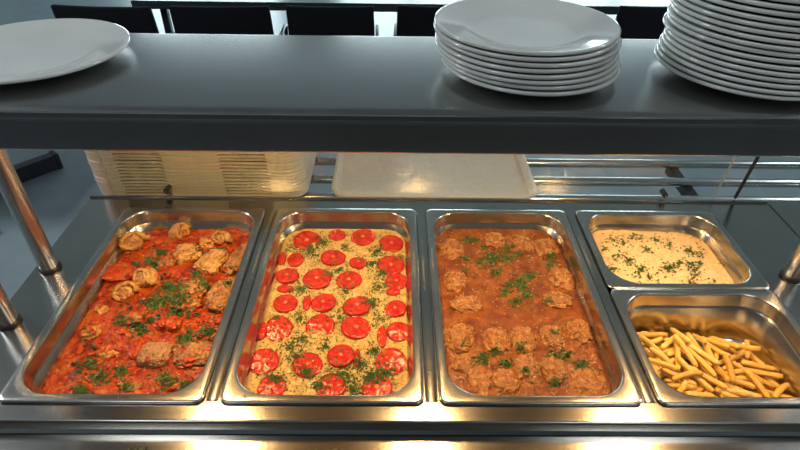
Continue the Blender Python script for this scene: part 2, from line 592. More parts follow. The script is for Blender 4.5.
def lump(rx, ry, rz, seed, amp=.16, freq=1.7, sub=4, ridges=0., sq=.8, fine=0.):
    import bmesh
    bm = bmesh.new()
    bmesh.ops.create_icosphere(bm, subdivisions=sub, radius=1)
    mb = MB()
    off = Vector((seed * 3.7, seed * 1.3, seed * 7.1))
    vs = []
    for v in bm.verts:
        n = v.co.normalized()
        k = 1 + amp * noise.fractal(n * freq + off, 1.0, 2.0, 4) + fine * noise.fractal(n * 7 + off, 1.0, 2.0, 4) + ridges * abs(sin(n.x * 9 + 2 * noise.noise(n * 2 + off)))* .5
        q = Vector((abs(n.x) ** sq * math.copysign(1, n.x), abs(n.y) ** sq * math.copysign(1, n.y), n.z))
        vs.append((q.x * rx * k, q.y * ry * k, q.z * rz * k))
    mb.add(vs, [tuple(v.index for v in f.verts) for f in bm.faces])
    bm.free()
    return mb


# ---- pan of meat rolls in tomato sauce
def z1(x, y):
    return -.040 + .0035 * fbm(x, y, 1, 14) + .0034 * fbm(x, y, 5, 55)


sauce1 = surface('tomato_sauce', M['tomato_sauce'], PANX[0], PC, GW - .048, GL - .048, .054, z1, rings=60)
tag(sauce1, 'chunky red orange tomato sauce filling the leftmost pan', 'sauce', None, 'stuff')
G1 = [sauce1]


def roulade(px, py, r, length, ang, tilt, turns, label, seed, zoff=.0):
    """a rolled slice of meat: a thick spiral with its filling inside"""
    q = at(px, py, -.036)
    t = thing('meat_roll', label, 'meat roll', (q.x, q.y, -.046 + zoff + r * .40), (radians(tilt), 0, radians(ang)), 'meat rolls in tomato sauce')
    n = 70
    mb = MB()
    loops = []
    for e in range(9):
        s = (e / 8 - .5)
        l_in, l_out = [], []
        for i in range(n + 1):
            th = i / n * turns * 2 * pi
            rr = r * (1 - .42 * i / n) * (1 + .18 * noise.noise(Vector((th * .8, s * 3, seed))) + .07 * noise.noise(Vector((th * 4, s * 9, seed))))
            th2 = th + s * .3
            puff = 1 - .10 * (abs(s) * 2) ** 4
            wob = .05 * r * noise.noise(Vector((th * 1.5, s * 4, seed + 9)))
            ro, ri = (rr + wob) * puff, (rr - r * .34 + wob) * (1 + .03 * (abs(s) * 2) ** 4)
            y = s * length * (1 + .10 * noise.noise(Vector((th * .8, seed, 3))))
            l_out.append((ro * cos(th2), y, ro * .9 * sin(th2)))
            l_in.append((ri * cos(th2), y, ri * .9 * sin(th2)))
        loops.append(l_out + l_in[::-1])
    mb.loft(loops, True, True)
    m = mb.build('meat_slice', M['meat_pale'], t, sharp=False)
    f = lump(r * .66, length * .50, r * .60, seed + 4, .26, 2.8, 4, 0, .8, .12).build('filling', M['filling'], t, sharp=False)
    G1.append(m)
    return t


def chunk(px, py, wpx, hpx, ang, label, mat, seed, rz=.014, amp=.2, name='meat_piece', cat='meat piece', grp='meat pieces in tomato sauce', ridges=.0):
    q = at(px, py, -.034)
    k = (q - CAM).dot(FW) / F
    o = lump(wpx * k * .5, hpx * k * .62, rz, seed, amp, 1.6, 5, ridges, .62, .11).build(name, mat, None, (q.x, q.y, -.0415 + rz * .15), sharp=False)
    o.rotation_euler = (0, 0, radians(ang))
    tag(o, label, cat, grp)
    G1.append(o)
    return o


roulade(134, 246, 0.0319, 0.0324, 28, -62, 1.22, 'open meat roll showing its spiral end, in the back left of tomato sauce', 1, 0.0030)
roulade(146, 280, 0.0285, 0.0324, -35, -48, 1.22, 'split meat roll left of the parsley, behind the lower spiral roll', 2, 0.0010)
roulade(125, 293, 0.0274, 0.0288, 15, -58, 1.22, 'low meat roll with spiral end, along the left middle of tomato sauce', 3, -0.0030)
roulade(180, 233, 0.0274, 0.0288, 70, -30, 1.22, 'pale curved meat roll against the back wall of the leftmost pan', 4, -0.0020)
roulade(222, 240, 0.0239, 0.0324, -25, -55, 1.22, 'small pale meat roll at the back right of tomato sauce', 5, 0.0010)
chunk(187, 253, 25, 18, 20, 'bumpy pale meat piece just in front of the curved roll at the back', M['meat_pale'], 6, .018, .3)
chunk(213, 262, 24, 27, -25, 'grooved meat piece right of centre, in front of the small back roll', M['meat_pale'], 7, .020, .26, ridges=.12)
chunk(241, 258, 17, 36, -20, 'long meat piece lying along the right wall of the leftmost pan', M['meat'], 8, .019, .28, ridges=.1)
chunk(225, 295, 28, 34, -18, 'large ridged meat slab by the right wall, mid pan, in tomato sauce', M['meat'], 9, .022, .16, ridges=.14)
chunk(192, 290, 27, 17, 8, 'rounded meat piece left of the large ridged slab', M['meat'], 10, .019, .22)
chunk(187, 304, 24, 13, 20, 'narrow sauce covered meat piece in the centre of the leftmost pan', M['meat'], 11, .014, .3)
chunk(155, 353, 33, 24, -4, 'smooth grey brown meat slab near the front, left one of two', M['meat_grey'], 12, .016, .10)
chunk(194, 353, 38, 22, 6, 'rough meat slab near the front right corner of tomato sauce', M['meat'], 13, .015, .22, ridges=.08)
chunk(119, 273, 30, 18, 10, 'orange red softened pepper piece at the left, behind the low roll', M['pepper'], 14, .015, .26, 'pepper_piece', 'pepper piece', 'pepper pieces in tomato sauce')
chunk(150, 240, 22, 9, 5, 'red pepper strip near the back wall, beside the open roll', M['pepper'], 15, .008, .3, 'pepper_piece', 'pepper piece', 'pepper pieces in tomato sauce')
chunk(137, 348, 12, 20, 8, 'bright red pepper strip left of the smooth grey brown slab', M['pepper'], 16, .010, .25, 'pepper_piece', 'pepper piece', 'pepper pieces in tomato sauce')
chunk(91, 331, 19, 11, 20, 'small orange meat lump at the far left of tomato sauce', M['meat_pale'], 17, .010, .3)
chunk(100, 308, 14, 9, -20, 'tiny orange meat lump by the left wall of the leftmost pan', M['meat_pale'], 18, .008, .3)
chunk(133, 384, 20, 9, 15, 'thin meat scrap at the front, below the smooth grey brown slab', M['meat'], 19, .007, .3)
chunk(215, 318, 26, 10, 4, 'flat red pepper piece at the right, in front of the ridged slab', M['pepper'], 20, .007, .3, 'pepper_piece', 'pepper piece', 'pepper pieces in tomato sauce')

chunk(165, 262, 17, 13, 30, 'small meat piece half hidden by parsley, behind the split roll', M['meat'], 21, .013, .3)
chunk(172, 272, 15, 10, -15, 'small red pepper piece in the parsley near the pan centre', M['pepper'], 22, .010, .3, 'pepper_piece', 'pepper piece', 'pepper pieces in tomato sauce')
chunk(206, 243, 14, 12, 12, 'small meat piece between the two pale rolls at the back', M['meat_pale'], 23, .013, .3)
chunk(168, 322, 24, 14, -8, 'sauce covered pepper chunk behind the two front slabs', M['pepper'], 24, .012, .3, 'pepper_piece', 'pepper piece', 'pepper pieces in tomato sauce')
chunk(133, 318, 20, 11, 18, 'dark sauce covered meat piece left of the pan centre', M['meat'], 25, .011, .3)
chunk(208, 333, 20, 11, -12, 'parsley covered meat piece behind the rough front slab', M['meat'], 26, .012, .3)
chunk(108, 350, 22, 12, 10, 'sauce covered meat piece at the front left of tomato sauce', M['meat_pale'], 27, .009, .3)
chunk(178, 383, 22, 10, -6, 'meat scrap under parsley along the front of the leftmost pan', M['meat'], 28, .009, .3)
chunk(148, 262, 14, 12, 0, 'dark red pepper piece in front of the open meat roll', M['pepper'], 29, .011, .3, 'pepper_piece', 'pepper piece', 'pepper pieces in tomato sauce')

# diced vegetables swimming in the sauce: past counting
rnd = random.Random(3)
dv = MB()
g1 = Ground(G1)
for i in range(800):
    x, y = PANX[0] + rnd.uniform(-.132, .132), PC + rnd.uniform(-.235, .235)
    p, nm = g1.hit(x, y)
    if not p or p.z > -.026:
        continue
    s = rnd.uniform(.002, .0052)
    b = lump(s * rnd.uniform(.9, 2.6), s * rnd.uniform(.7, 1.3), s * rnd.uniform(.3, .5), i, .5, 1.8, 2)
    a = rnd.uniform(0, pi)
    dv.add([(p.x + v[0] * cos(a) - v[1] * sin(a), p.y + v[0] * sin(a) + v[1] * cos(a), p.z + v[2] - s * .08) for v in b.v], b.f)
dvo = dv.build('diced_vegetables', M['pepper'], None, sharp=False)
tag(dvo, 'soft diced tomato and pepper bits through the red tomato sauce', 'diced vegetables', None, 'stuff')
g1 = Ground(G1 + [dvo])
scatter_leaves('chopped_parsley', g1, -.03, [(160, 250, 9, 60), (152, 262, 9, 70), (143, 272, 6, 35), (168, 283, 14, 110), (160, 297, 14, 100), (178, 296, 16, 130), (150, 302, 12, 60),
               (205, 285, 10, 70), (196, 272, 8, 50), (185, 335, 13, 120), (207, 332, 10, 60), (230, 288, 6, 20), (175, 310, 10, 60), (98, 374, 14, 70), (80, 388, 12, 60), (120, 368, 10, 50),
               (165, 377, 14, 90), (186, 385, 10, 50), (125, 385, 8, 30), (88, 360, 10, 40), (140, 325, 10, 50), (120, 318, 10, 40), (135, 262, 5, 15), (222, 250, 6, 20)],
               (PANX[0] - .13, PANX[0] + .13, PC - .23, PC + .22), 700, 'chopped green parsley strewn over the meat rolls', 11, .0026, .008, dens=2.6)
rnd = random.Random(5)
hb = MB()
for (px, py, n) in ((77, 366, 5), (134, 326, 8), (150, 318, 6), (125, 305, 3), (176, 306, 5), (95, 342, 3), (145, 300, 6), (190, 313, 4), (233, 270, 3), (200, 253, 4)):
    for _ in range(n):
        q = at(px + rnd.gauss(0, 4), py + rnd.gauss(0, 2), -.034)
        p, nm = g1.hit(q.x, q.y)
        if p:
            leaf(hb, p, nm, rnd.uniform(.009, .017), rnd)
tag(hb.build('stewed_herbs', M['herb'], None, smooth=False), 'dark stewed herb leaves among the meat rolls', 'herbs', None, 'stuff')


# ---- rice bake with tomato slices
def z2(x, y):
    e = min(1, max(0, (.14 - abs(x - PANX[1])) / .02)) * min(1, max(0, (.24 - abs(y - PC)) / .025))
    return -.036 + (.0035 * fbm(x, y, 9, 18) + .0035 * fbm(x, y, 3, 80)) * e


bake = surface('rice_bake', M['rice_bake'], PANX[1], PC, GW - .047, GL - .047, .054, z2, rings=70)
tag(bake, 'creamy golden rice bake under the tomato slices', 'rice bake', None, 'stuff')
ROWS2 = [
    [(307, 240, 27, 17), (337, 234.5, 17, 10), (363, 236.7, 24, 16), (391.5, 243, 24, 15)],
    [(282, 258, 8, 11), (295.5, 259, 16, 12), (333, 257, 24, 16), (358, 262, 20, 10), (391, 264.5, 26, 18)],
    [(287, 275, 24, 14), (317, 278, 27, 19), (349, 279.5, 26, 16), (396.5, 280.5, 22, 14)],
    [(285, 288, 16, 6), (393, 291, 14, 6)],
    [(285.5, 302.7, 20, 18), (307, 302, 8, 12), (323.3, 302, 20, 19), (357, 305, 26, 20), (395.5, 308, 19, 16)],
    [(262, 330, 9, 14), (278, 328, 24, 22), (320, 326, 27, 20), (356, 327, 25, 22), (382, 336, 10, 17), (398.6, 331, 20, 17)],
    [(264, 360.6, 27, 21), (307.5, 364, 24, 22), (341, 355, 21, 22), (357, 357, 7, 13), (391, 361, 28, 22)],
    [(271.5, 387, 28, 19), (331, 386, 30, 20), (377, 387, 32, 19)],
]
ROWN = ['back', 'second', 'third', 'thin fourth', 'fifth', 'sixth', 'seventh', 'front']
G2 = [bake]
sd = 0
for ri, row in enumerate(ROWS2):
    for k, (px, py, w, h) in enumerate(row):
        sd += 1
        q = at(px, py, -.031)
        dep = (q - CAM).dot(FW) / F
        rx, ry = w * dep * .5, h * dep * .5 / .62
        big = w > 18
        lab = '%s tomato slice, %s in %s row of the rice bake' % ('round red' if big else 'small partly sunk red', side_word(k, len(row)), ROWN[ri])
        rnd = random.Random(sd)
        t = thing('tomato_slice', lab, 'tomato slice', (q.x, q.y, -.0352), (rnd.uniform(-.12, .22), rnd.uniform(-.14, .14), rnd.uniform(0, 6)), 'tomato slices on the rice bake')
        rm = (rx + ry) / 2 if big else rx
        a, b2 = (rm, rm) if big else (rx, ry)
        if not big:
            t.rotation_euler = (.05, 0, 0)
        n = 44
        fm = MB()
        loops = []
        for fr, z in ((.90, -.004), (.955, .0), (.93, .0035), (.85, .0046), (.70, .0042), (.55, .0048), (.40, .0052), (.25, .0056), (.08, .0056)):
            l = []
            for i in range(n):
                th = 2 * pi * i / n
                wob = 1 + .05 * noise.noise(Vector((cos(th) * 1.2, sin(th) * 1.2, sd)))
                loc = .0005 * (cos(th * 6 + sd) - .2) * (1 if .3 < fr < .9 else 0) + .001 * noise.noise(Vector((cos(th) * fr * 4, sin(th) * fr * 4, sd)))
                l.append((a * fr * wob * cos(th), b2 * fr * wob * sin(th), z + loc))
            loops.append(l)
        fm.loft(loops, True, True)
        fl_ = fm.build('flesh', M['tomato'], t, sharp=False)
        G2.append(fl_)
        sk = MB()
        loops = []
        for fr, z in ((.93, -.004), (.99, -.001), (1.0, .0015), (.985, .004), (.95, .0046), (.93, .003)):
            l = []
            for i in range(n):
                th = 2 * pi * i / n
                wob = 1 + .05 * noise.noise(Vector((cos(th) * 1.2, sin(th) * 1.2, sd)))
                l.append((a * fr * wob * cos(th), b2 * fr * wob * sin(th), z))
            loops.append(l)
        sk.loft(loops)
        G2.append(sk.build('skin', M['tomato_skin'], t, sharp=False))
        if big:
            lump(a * .16, b2 * .16, .0016, sd, .3, 2, 2).build('core', M['tomato_core'], t, (0, 0, .0058), sharp=False)
g2 = Ground(G2)
BOX2 = (PANX[1] - .132, PANX[1] + .132, PC - .236, PC + .232)
gb = Ground([bake])
mbg = MB()
grains(mbg, gb, BOX2, 5200, 21, .0062, .0011, keep=lambda x, y, r: fbm(x, y, 2, 22) + r.uniform(-.5, .5) > -.15)
tg = mbg.build('rice_grains', M['bake_grain'], bake, (-PANX[1], -PC, 0))
tg['kind'] = 'stuff'
g2 = Ground(G2)
scatter_leaves('chopped_parsley', g2, -.03, [(322, 241, 10, 110), (310, 250, 12, 120), (345, 245, 8, 25), (378, 250, 10, 90), (372, 262, 10, 60), (382, 272, 10, 60), (300, 288, 14, 90),
               (330, 272, 10, 50), (340, 268, 10, 40), (372, 302, 9, 120), (378, 285, 12, 70), (345, 290, 12, 50), (302, 338, 12, 90), (290, 345, 12, 50), (325, 345, 10, 45),
               (342, 372, 18, 130), (370, 376, 18, 150), (385, 372, 12, 90), (375, 350, 10, 70), (276, 378, 11, 80), (306, 372, 10, 60), (318, 384, 12, 60), (354, 388, 10, 80), (360, 362, 10, 80), (295, 355, 14, 60),
               (300, 316, 12, 40), (340, 315, 12, 50), (380, 318, 12, 50), (290, 247, 10, 30), (400, 255, 8, 30), (276, 318, 10, 25)],
               BOX2, 3200, 'chopped green parsley sprinkled over the rice bake and tomato slices', 12, .002, .0058, dens=2.4)


# ---- meatballs in gravy
def z3(x, y):
    return -.033 + .0022 * fbm(x, y, 4, 12) + .0012 * fbm(x, y, 8, 50)


gravy = surface('gravy', M['gravy'], PANX[2], PC, GW - .046, GL - .046, .054, z3, rings=60)
tag(gravy, 'thin orange brown gravy around the meatballs', 'sauce', None, 'stuff')
BALLS = [
    ('back row', [(451, 247, 27, 24), (495, 238, 22, 18), (524, 242, 22, 18), (547, 246, 25, 23)]),
    ('second row', [(455, 279, 25, 24), (562, 276, 26, 26)]),
    ('third row', [(467, 302, 34, 19), (558, 298, 31, 18)]),
    ('fourth row', [(460, 335, 34, 29), (497, 339, 30, 28), (524, 338, 28, 28), (553, 334, 26, 24), (580, 329, 26, 25)]),
    ('front row', [(464, 361, 28, 22), (480, 381, 28, 22), (506, 379, 28, 24), (528, 366, 29, 27), (556, 368, 30, 28), (588, 379, 40, 28)]),
]
G3 = [gravy]
sd = 40
for rn, row in BALLS:
    for k, (px, py, w, h) in enumerate(row):
        sd += 1
        q = at(px, py, -.026)
        dep = (q - CAM).dot(FW) / F
        r = (w + h) * .25 * dep * 1.05
        rx, ry = w * dep * .52, max(h * dep * .5 / .75, .016)
        flat = sd in (59, 54, 55)
        rz = .017 if flat else min(r * .8, .024)
        t = thing('meatball', 'meatball in gravy, %s in the %s of the pan' % (side_word(k, len(row)), rn), 'meatball', (q.x, q.y, -.036 - rz * .30 - (.003 if flat else 0)), (0, 0, 0), 'meatballs in gravy')
        m = lump(rx, ry, rz, sd, .17, 2.6, 5, 0, .8, .07).build('meat', M['meatball'], t, sharp=False)
        G3.append(m)
        gm = MB()
        rnd = random.Random(sd)
        tree = Ground([m])
        for _ in range(46):
            a, rr = rnd.uniform(0, 2 * pi), math.sqrt(rnd.uniform(0, .8))
            p, nm = tree.hit(q.x + rr * rx * cos(a), q.y + rr * ry * sin(a))
            if p:
                d = Vector((rnd.gauss(0, 1), rnd.gauss(0, 1), rnd.gauss(0, .5)))
                grain(gm, p - t.location + nm * .0006, d, nm, .0062 * rnd.uniform(.7, 1.1), .0010)
        g_ = gm.build('rice_grains', M['ball_grain'], t)
        g_['kind'] = 'stuff'
g3 = Ground(G3)
BOX3 = (PANX[2] - .13, PANX[2] + .13, PC - .235, PC + .225)
scatter_leaves('chopped_parsley', g3, -.027, [(468, 238, 7, 50), (476, 238, 6, 40), (484, 245, 5, 25), (492, 256, 11, 130), (506, 255, 8, 110), (466, 257, 6, 35), (480, 260, 8, 50), (497, 271, 8, 80), (465, 268, 5, 20),
               (508, 246, 6, 40), (518, 252, 7, 35), (520, 280, 9, 100), (530, 274, 8, 90), (524, 286, 8, 60), (552, 255, 6, 60), (550, 263, 7, 40), (505, 290, 7, 50), (528, 294, 8, 60), (515, 300, 10, 50), (508, 283, 6, 30),
               (483, 357, 9, 90), (506, 362, 7, 60), (495, 350, 8, 30), (556, 353, 9, 60), (568, 354, 8, 50), (582, 362, 9, 70), (553, 334, 6, 25), (520, 347, 8, 25), (556, 381, 7, 40), (525, 372, 6, 20), (463, 345, 6, 10), (548, 300, 7, 20)],
               BOX3, 330, 'chopped green parsley scattered over the meatballs and gravy', 13, .0026, .008, dens=1.2)
# loose rice grains floating on the gravy
mbg = MB()
grains(mbg, Ground([gravy]), BOX3, 420, 31, .0055, .0009)
fg = mbg.build('rice_grains', M['ball_grain'], gravy, (-PANX[2], -PC, 0))
fg['kind'] = 'stuff'


# ---- rice
def z4(x, y):
    u, v = (x - PANX[3]) / .14, (y + GL / 4) / .11
    h = -.030 + .012 * math.exp(-((u + .25) ** 2 + (v + .05) ** 2) * 1.2) - .020 * max(0, u - .25) ** 1.3 - .012 * max(0, v - .55)
    return h + .003 * fbm(x, y, 2, 25) + .0012 * fbm(x, y, 6, 120)


rice = surface('cooked_rice', M['rice'], PANX[3], -GL / 4, GW - .052, GL / 2 - .052, .052, z4, rings=40, skirt=.02)
tag(rice, 'pale cooked rice heaped in the back right half pan', 'rice', None, 'stuff')
mbg = MB()
BOX4 = (PANX[3] - .135, PANX[3] + .135, -GL / 4 - .105, -GL / 4 + .105)
g4 = Ground([rice])
grains(mbg, g4, BOX4, 7500, 41, .0058, .00095)
rg = mbg.build('rice_grains', M['rice_grain'], rice, (-PANX[3], GL / 4, 0))
rg['kind'] = 'stuff'
scatter_leaves('chopped_parsley', Ground([rice]), -.026, [(612, 240, 10, 30), (634, 236, 7, 40), (640, 240, 8, 30), (655, 241, 9, 35), (668, 246, 9, 40), (690, 250, 10, 80), (700, 252, 8, 40), (622, 244, 9, 40), (618, 258, 12, 50),
               (628, 263, 12, 60), (640, 272, 11, 80), (612, 270, 8, 50), (646, 253, 8, 35), (668, 270, 10, 110), (678, 266, 8, 50), (695, 272, 10, 60), (690, 265, 9, 40), (700, 262, 8, 30), (715, 280, 10, 20), (724, 259, 5, 15), (604, 250, 5, 15), (650, 280, 12, 30), (690, 282, 12, 30)],
               BOX4, 130, 'chopped green parsley sprinkled over the plain rice', 14, .003, .0085, dens=1.0)

# ---- fries: each dropped on the ones below along its own line
rnd = random.Random(19)
HM, HR = {}, .004
FCX, FCY = PANX[3], -GL * .75
FLOOR = -.0985


def hget(x, y):
    return HM.get((round(x / HR), round(y / HR)), FLOOR)


fry_meshes = []
for k in range(9):
    L_ = [.048, .055, .060, .064, .068, .072, .078, .058, .066][k]
    r = .0045
    loops = []
    bend = rnd.uniform(-.006, .006)
    nseg = 9
    for i in range(nseg + 1):
        s = i / nseg - .5
        tp = 1 if 0 < i < nseg else .72
        w = r * tp * (1 + .12 * noise.noise(Vector((s * 3, k, 1))))
        hh = r * tp * (1 + .12 * noise.noise(Vector((s * 3, k, 7))))
        cxx, cz = bend * (1 - 4 * s * s), .0015 * noise.noise(Vector((s * 2, k, 4)))
        c = .62
        loops.append([(s * L_, cxx + yy * w, cz + zz * hh) for yy, zz in ((1, c), (c, 1), (-c, 1), (-1, c), (-1, -c), (-c, -1), (c, -1), (1, -c))])
    mb = MB().loft(loops, True, True)
    row = []
    for mt in FRYM:
        o = mb.build('french_fry', mt, None, sharp=False)
        row.append(o)
    fry_meshes.append((L_, row))
protos = [o for _, row in fry_meshes for o in row]
DIRN = ['pointing sideways', 'slanting up to the right', 'pointing front to back', 'slanting up to the left']
TONE = ['golden', 'pale', 'browned']
nfry = 0
for i in range(480):
    pick = None
    for _try in range(14):
        x = FCX + rnd.uniform(-.118, .125)
        y = FCY + rnd.uniform(-.095, .066)
        ln_i = rnd.randrange(9)
        L_, row = fry_meshes[ln_i]
        a = rnd.gauss(-.40, .8) if rnd.random() < .6 else rnd.uniform(0, pi)
        c, s = cos(a), sin(a)
        x = min(max(x, FCX - .126 + abs(c) * L_ / 2), FCX + .128 - abs(c) * L_ / 2)
        y = min(max(y, FCY - .098 + abs(s) * L_ / 2), FCY + .098 - abs(s) * L_ / 2)
        ns = 13
        hs = []
        for j in range(ns):
            t = (j / (ns - 1) - .5) * L_ * .96
            hs.append((t, max(hget(x + c * t + ox, y + s * t + oy) for ox in (-.0022, .0022) for oy in (-.0022, .0022))))
        best = None
        for sl in [q * .035 for q in range(-18, 19)]:       # resting line: lowest one above all that lies below
            z0 = max(h - sl * t for t, h in hs)
            if best is None or z0 < best[0]:
                best = (z0, sl)
        zc = best[0] + .0042
        u = (x - FCX + .128) / .256
        cap = -.040 - .046 * max(0, u - .30) - .008 * abs((y - FCY + .03) / .09) ** 2
        if pick is None or zc - cap < pick[0]:
            pick = (zc - cap, x, y, L_, row, a, c, s, zc, best[1])
    gap, x, y, L_, row, a, c, s, zc, sl = pick
    if gap > 0:
        continue
    for j in range(ns):
        t = (j / (ns - 1) - .5) * L_
        for wv in (-.0036, 0, .0036):
            kx, ky = round((x + c * t - s * wv) / HR), round((y + s * t + c * wv) / HR)
            HM[(kx, ky)] = max(HM.get((kx, ky), FLOOR), zc + sl * t + .0040)
    tone = rnd.choices([0, 1, 2], [6, 3, 2])[0]
    o = row[tone].copy()
    COL.objects.link(o)
    o.location = (x, y, zc)
    o.rotation_euler = Euler((rnd.uniform(-.5, .5), -math.atan(sl), a))
    # which one: tone, length, lie and where in the heap
    am = (math.degrees(a) % 180)
    dn = DIRN[0] if am < 22 or am > 158 else DIRN[1] if am < 68 else DIRN[2] if am < 112 else DIRN[3]
    where = '%s %s' % (['front', 'middle', 'back'][min(2, int(max(0, (y - FCY + .098)) / .058))], ['left', 'centre', 'right'][min(2, int(max(0, (x - FCX + .128)) / .085))])
    lw = 'short' if L_ < .057 else 'long' if L_ > .067 else 'medium'
    ex = ' raised at one end' if abs(sl) > .3 else ''
    tag(o, '%s %s fry %s%s, %s of heap' % (lw, TONE[tone], dn, ex, where), 'french fry', 'fries heaped in the front right pan')
    nfry += 1
for o in protos:
    bpy.data.objects.remove(o)

# parsley crumbs spilt on the steel
rnd = random.Random(23)
cr = MB()
for (px, py, n, sp) in ((135, 437, 9, 12), (152, 443, 8, 12), (172, 440, 8, 14), (232, 444, 6, 14), (245, 408, 4, 6), (238, 397, 4, 5), (425, 372, 6, 14), (500, 440, 5, 20), (560, 445, 6, 20), (300, 440, 6, 25), (330, 438, 6, 20), (628, 377, 1, 1)):
    for _ in range(n):
        q = at(px + rnd.gauss(0, sp), py + abs(rnd.gauss(0, 3)), 0)
        z = .0005
        if q.y < CY0 - .02:
            z = -.028
        elif q.y > CY0 + .01 and px != 628:
            z = .0062
        leaf(cr, Vector((q.x, q.y, z)), Vector((0, 0, 1)), rnd.uniform(.002, .005), rnd)
tag(cr.build('parsley_crumbs', M['parsley'], None, smooth=False), 'green parsley crumbs spilt on the steel front edge', 'crumbs', None, 'stuff')

# ------------------------------------------------------------------ overhead shelf
SZ, SY0, SY1, SX0, SX1 = .4525, -.4315, -.138, -.50, 1.16
SB = .396
sh = thing('overhead_shelf', 'long stainless steel overhead shelf on round posts above the pans', 'shelf', (.33, -.285, 0))
ox, oy = .33, -.285
prof = []
R_ = .017
for k in range(9):
    a = radians(180 - 90 * k / 8)
    prof.append((SY0 + R_ + R_ * cos(a), SZ - R_ + R_ * sin(a)))
prof = [(SY0 + .02, SB), (SY0 + .003, SB), (SY0, SB + .003)] + prof
for k in range(7):
    a = radians(90 - 90 * k / 6)
    prof.append((SY1 - .006 + .006 * cos(a), SZ - .006 + .006 * sin(a)))
prof += [(SY1, SB + .003), (SY1 - .003, SB), (SY1 - .02, SB), (SY1 - .02, SB + .0015), (SY1 - .0015, SB + .0025), (SY1 - .0015, SZ - .004), (SY0 + .0015, SZ - .004), (SY0 + .0015, SB + .0025), (SY0 + .02, SB + .0015)]
MB().loft([[(x - ox, y - oy, z) for y, z in prof] for x in (SX0, SX1)], True, True).build('shelf_top', M['shelf'], sh)
for x, y in ((-.42, -.21), (-.42, -.358), (1.083, -.22), (1.083, -.365)):
    p_ = MB().tube([(0, 0, .001), (0, 0, SB + .05)], .0175, 28).build('post', M['post'], sh, (x - ox, y - oy, 0))
    MB().lathe([(.0178, .0005), (.0208, .0005), (.0208, .005), (.020, .006), (.0178, .006)], 32).build('post_ring', M['black'], p_)
MB().box(SX0 + .03 - ox, SX1 - .03 - ox, -.40 - oy, -.17 - oy, SZ - .007, SZ - .0045).build('underside_plate', M['shelf'], sh, smooth=False)
for i, lx in enumerate((-.115, .345, .81)):
    h = MB().lathe([(.018, .435), (.03, .43), (.062, .402), (.064, .400), (.060, .402), (.028, .427), (.016, .431)], 40, True, False).build('heat_lamp', M['reflector'], sh, (lx - ox, -.32 - oy, 0))
    MB().lathe([(.004, .4), (.016, .404), (.021, .412), (.018, .422), (.008, .4299)], 24, True, True).build('bulb', M['bulb'], h)
    ld = bpy.data.lights.new('heat_lamp_light', 'AREA')
    ld.shape = 'DISK'
    ld.size = .09
    ld.energy = 2.75
    ld.color = (1, .60, .24)
    lo = bpy.data.objects.new('heat_lamp_light', ld)
    COL.objects.link(lo)
    lo.location = (lx, -.32, .397)

# ------------------------------------------------------------------ plates


def plate_parts(D):
    R0 = D / 2
    prof = [(.001, .0035), (R0 * .50, .0035), (R0 * .60, .0042), (R0 * .66, .0075), (R0 * .80, .0125), (R0 * .95, .0168), (R0 * .985, .0180), (R0, .0174), (R0 * 1.0, .0140), (R0 * .985, .0128),
            (R0 * .80, .0075), (R0 * .66, .0030), (R0 * .60, .0016), (R0 * .58, 0), (R0 * .54, 0), (R0 * .53, .0012), (.001, .0012)]
    return MB().lathe(prof, 96)


def plate(mesh_o, x, y, z, label, group, rz):
    o = mesh_o.copy() if mesh_o['used'] else mesh_o
    if mesh_o['used']:
        COL.objects.link(o)
    mesh_o['used'] = 1
    o.location = (x, y, z)
    o.rotation_euler = (0, 0, rz)
    tag(o, label, 'plate', group)
    return o


rnd = random.Random(2)
big = plate_parts(.265).build('dinner_plate', M['china'], None, sharp=False)
big['used'] = 0
plate(big, -.252, -.259, SZ + .0005, 'single white plate lying alone at the left end of the steel shelf', None, 0)
small = plate_parts(.25).build('dinner_plate', M['china'], None, sharp=False)
small['used'] = 0
n1 = 8
for k in range(n1):
    lab = 'white plate, %s in the short middle stack' % ('topmost' if k == n1 - 1 else 'lowest' if k == 0 else ORD[k] + ' from bottom')
    plate(small, .4620 - .0105 * k / 7 + rnd.gauss(0, .0012), -.2815 + rnd.gauss(0, .0012), SZ + .0005 + k * .0073, lab, 'white plates in the short stack', rnd.uniform(0, 6))
n2 = 16
for k in range(n2):
    lab = 'white plate, %s in the tall right stack' % ('topmost' if k == n2 - 1 else 'lowest' if k == 0 else ORD[k] + ' from bottom')
    plate(small, .778 + rnd.gauss(0, .0014), -.290 + rnd.gauss(0, .0012), SZ + .0005 + k * .0076, lab, 'white plates in the tall stack', rnd.uniform(0, 6))
for o in (big, small):
    del o['used']
for o in bpy.data.objects:
    if 'used' in o:
        del o['used']

# ------------------------------------------------------------------ glass guard behind the counter
gd = thing('glass_guard', 'upright clear glass guard along the rear edge of the counter', 'glass guard', (0, CY1 + .016, 0))
lean = -.045


def slab(x0, x1, z0, z1, th):
    f = lambda z: lean * z / .4
    vs = []
    for z in (z0, z1):
        vs += [(x0, f(z), z), (x1, f(z), z), (x1, f(z) + th, z), (x0, f(z) + th, z)]
    return MB().add(vs, [(3, 2, 1, 0), (4, 5, 6, 7), (0, 1, 5, 4), (1, 2, 6, 5), (2, 3, 7, 6), (3, 0, 4, 7)])


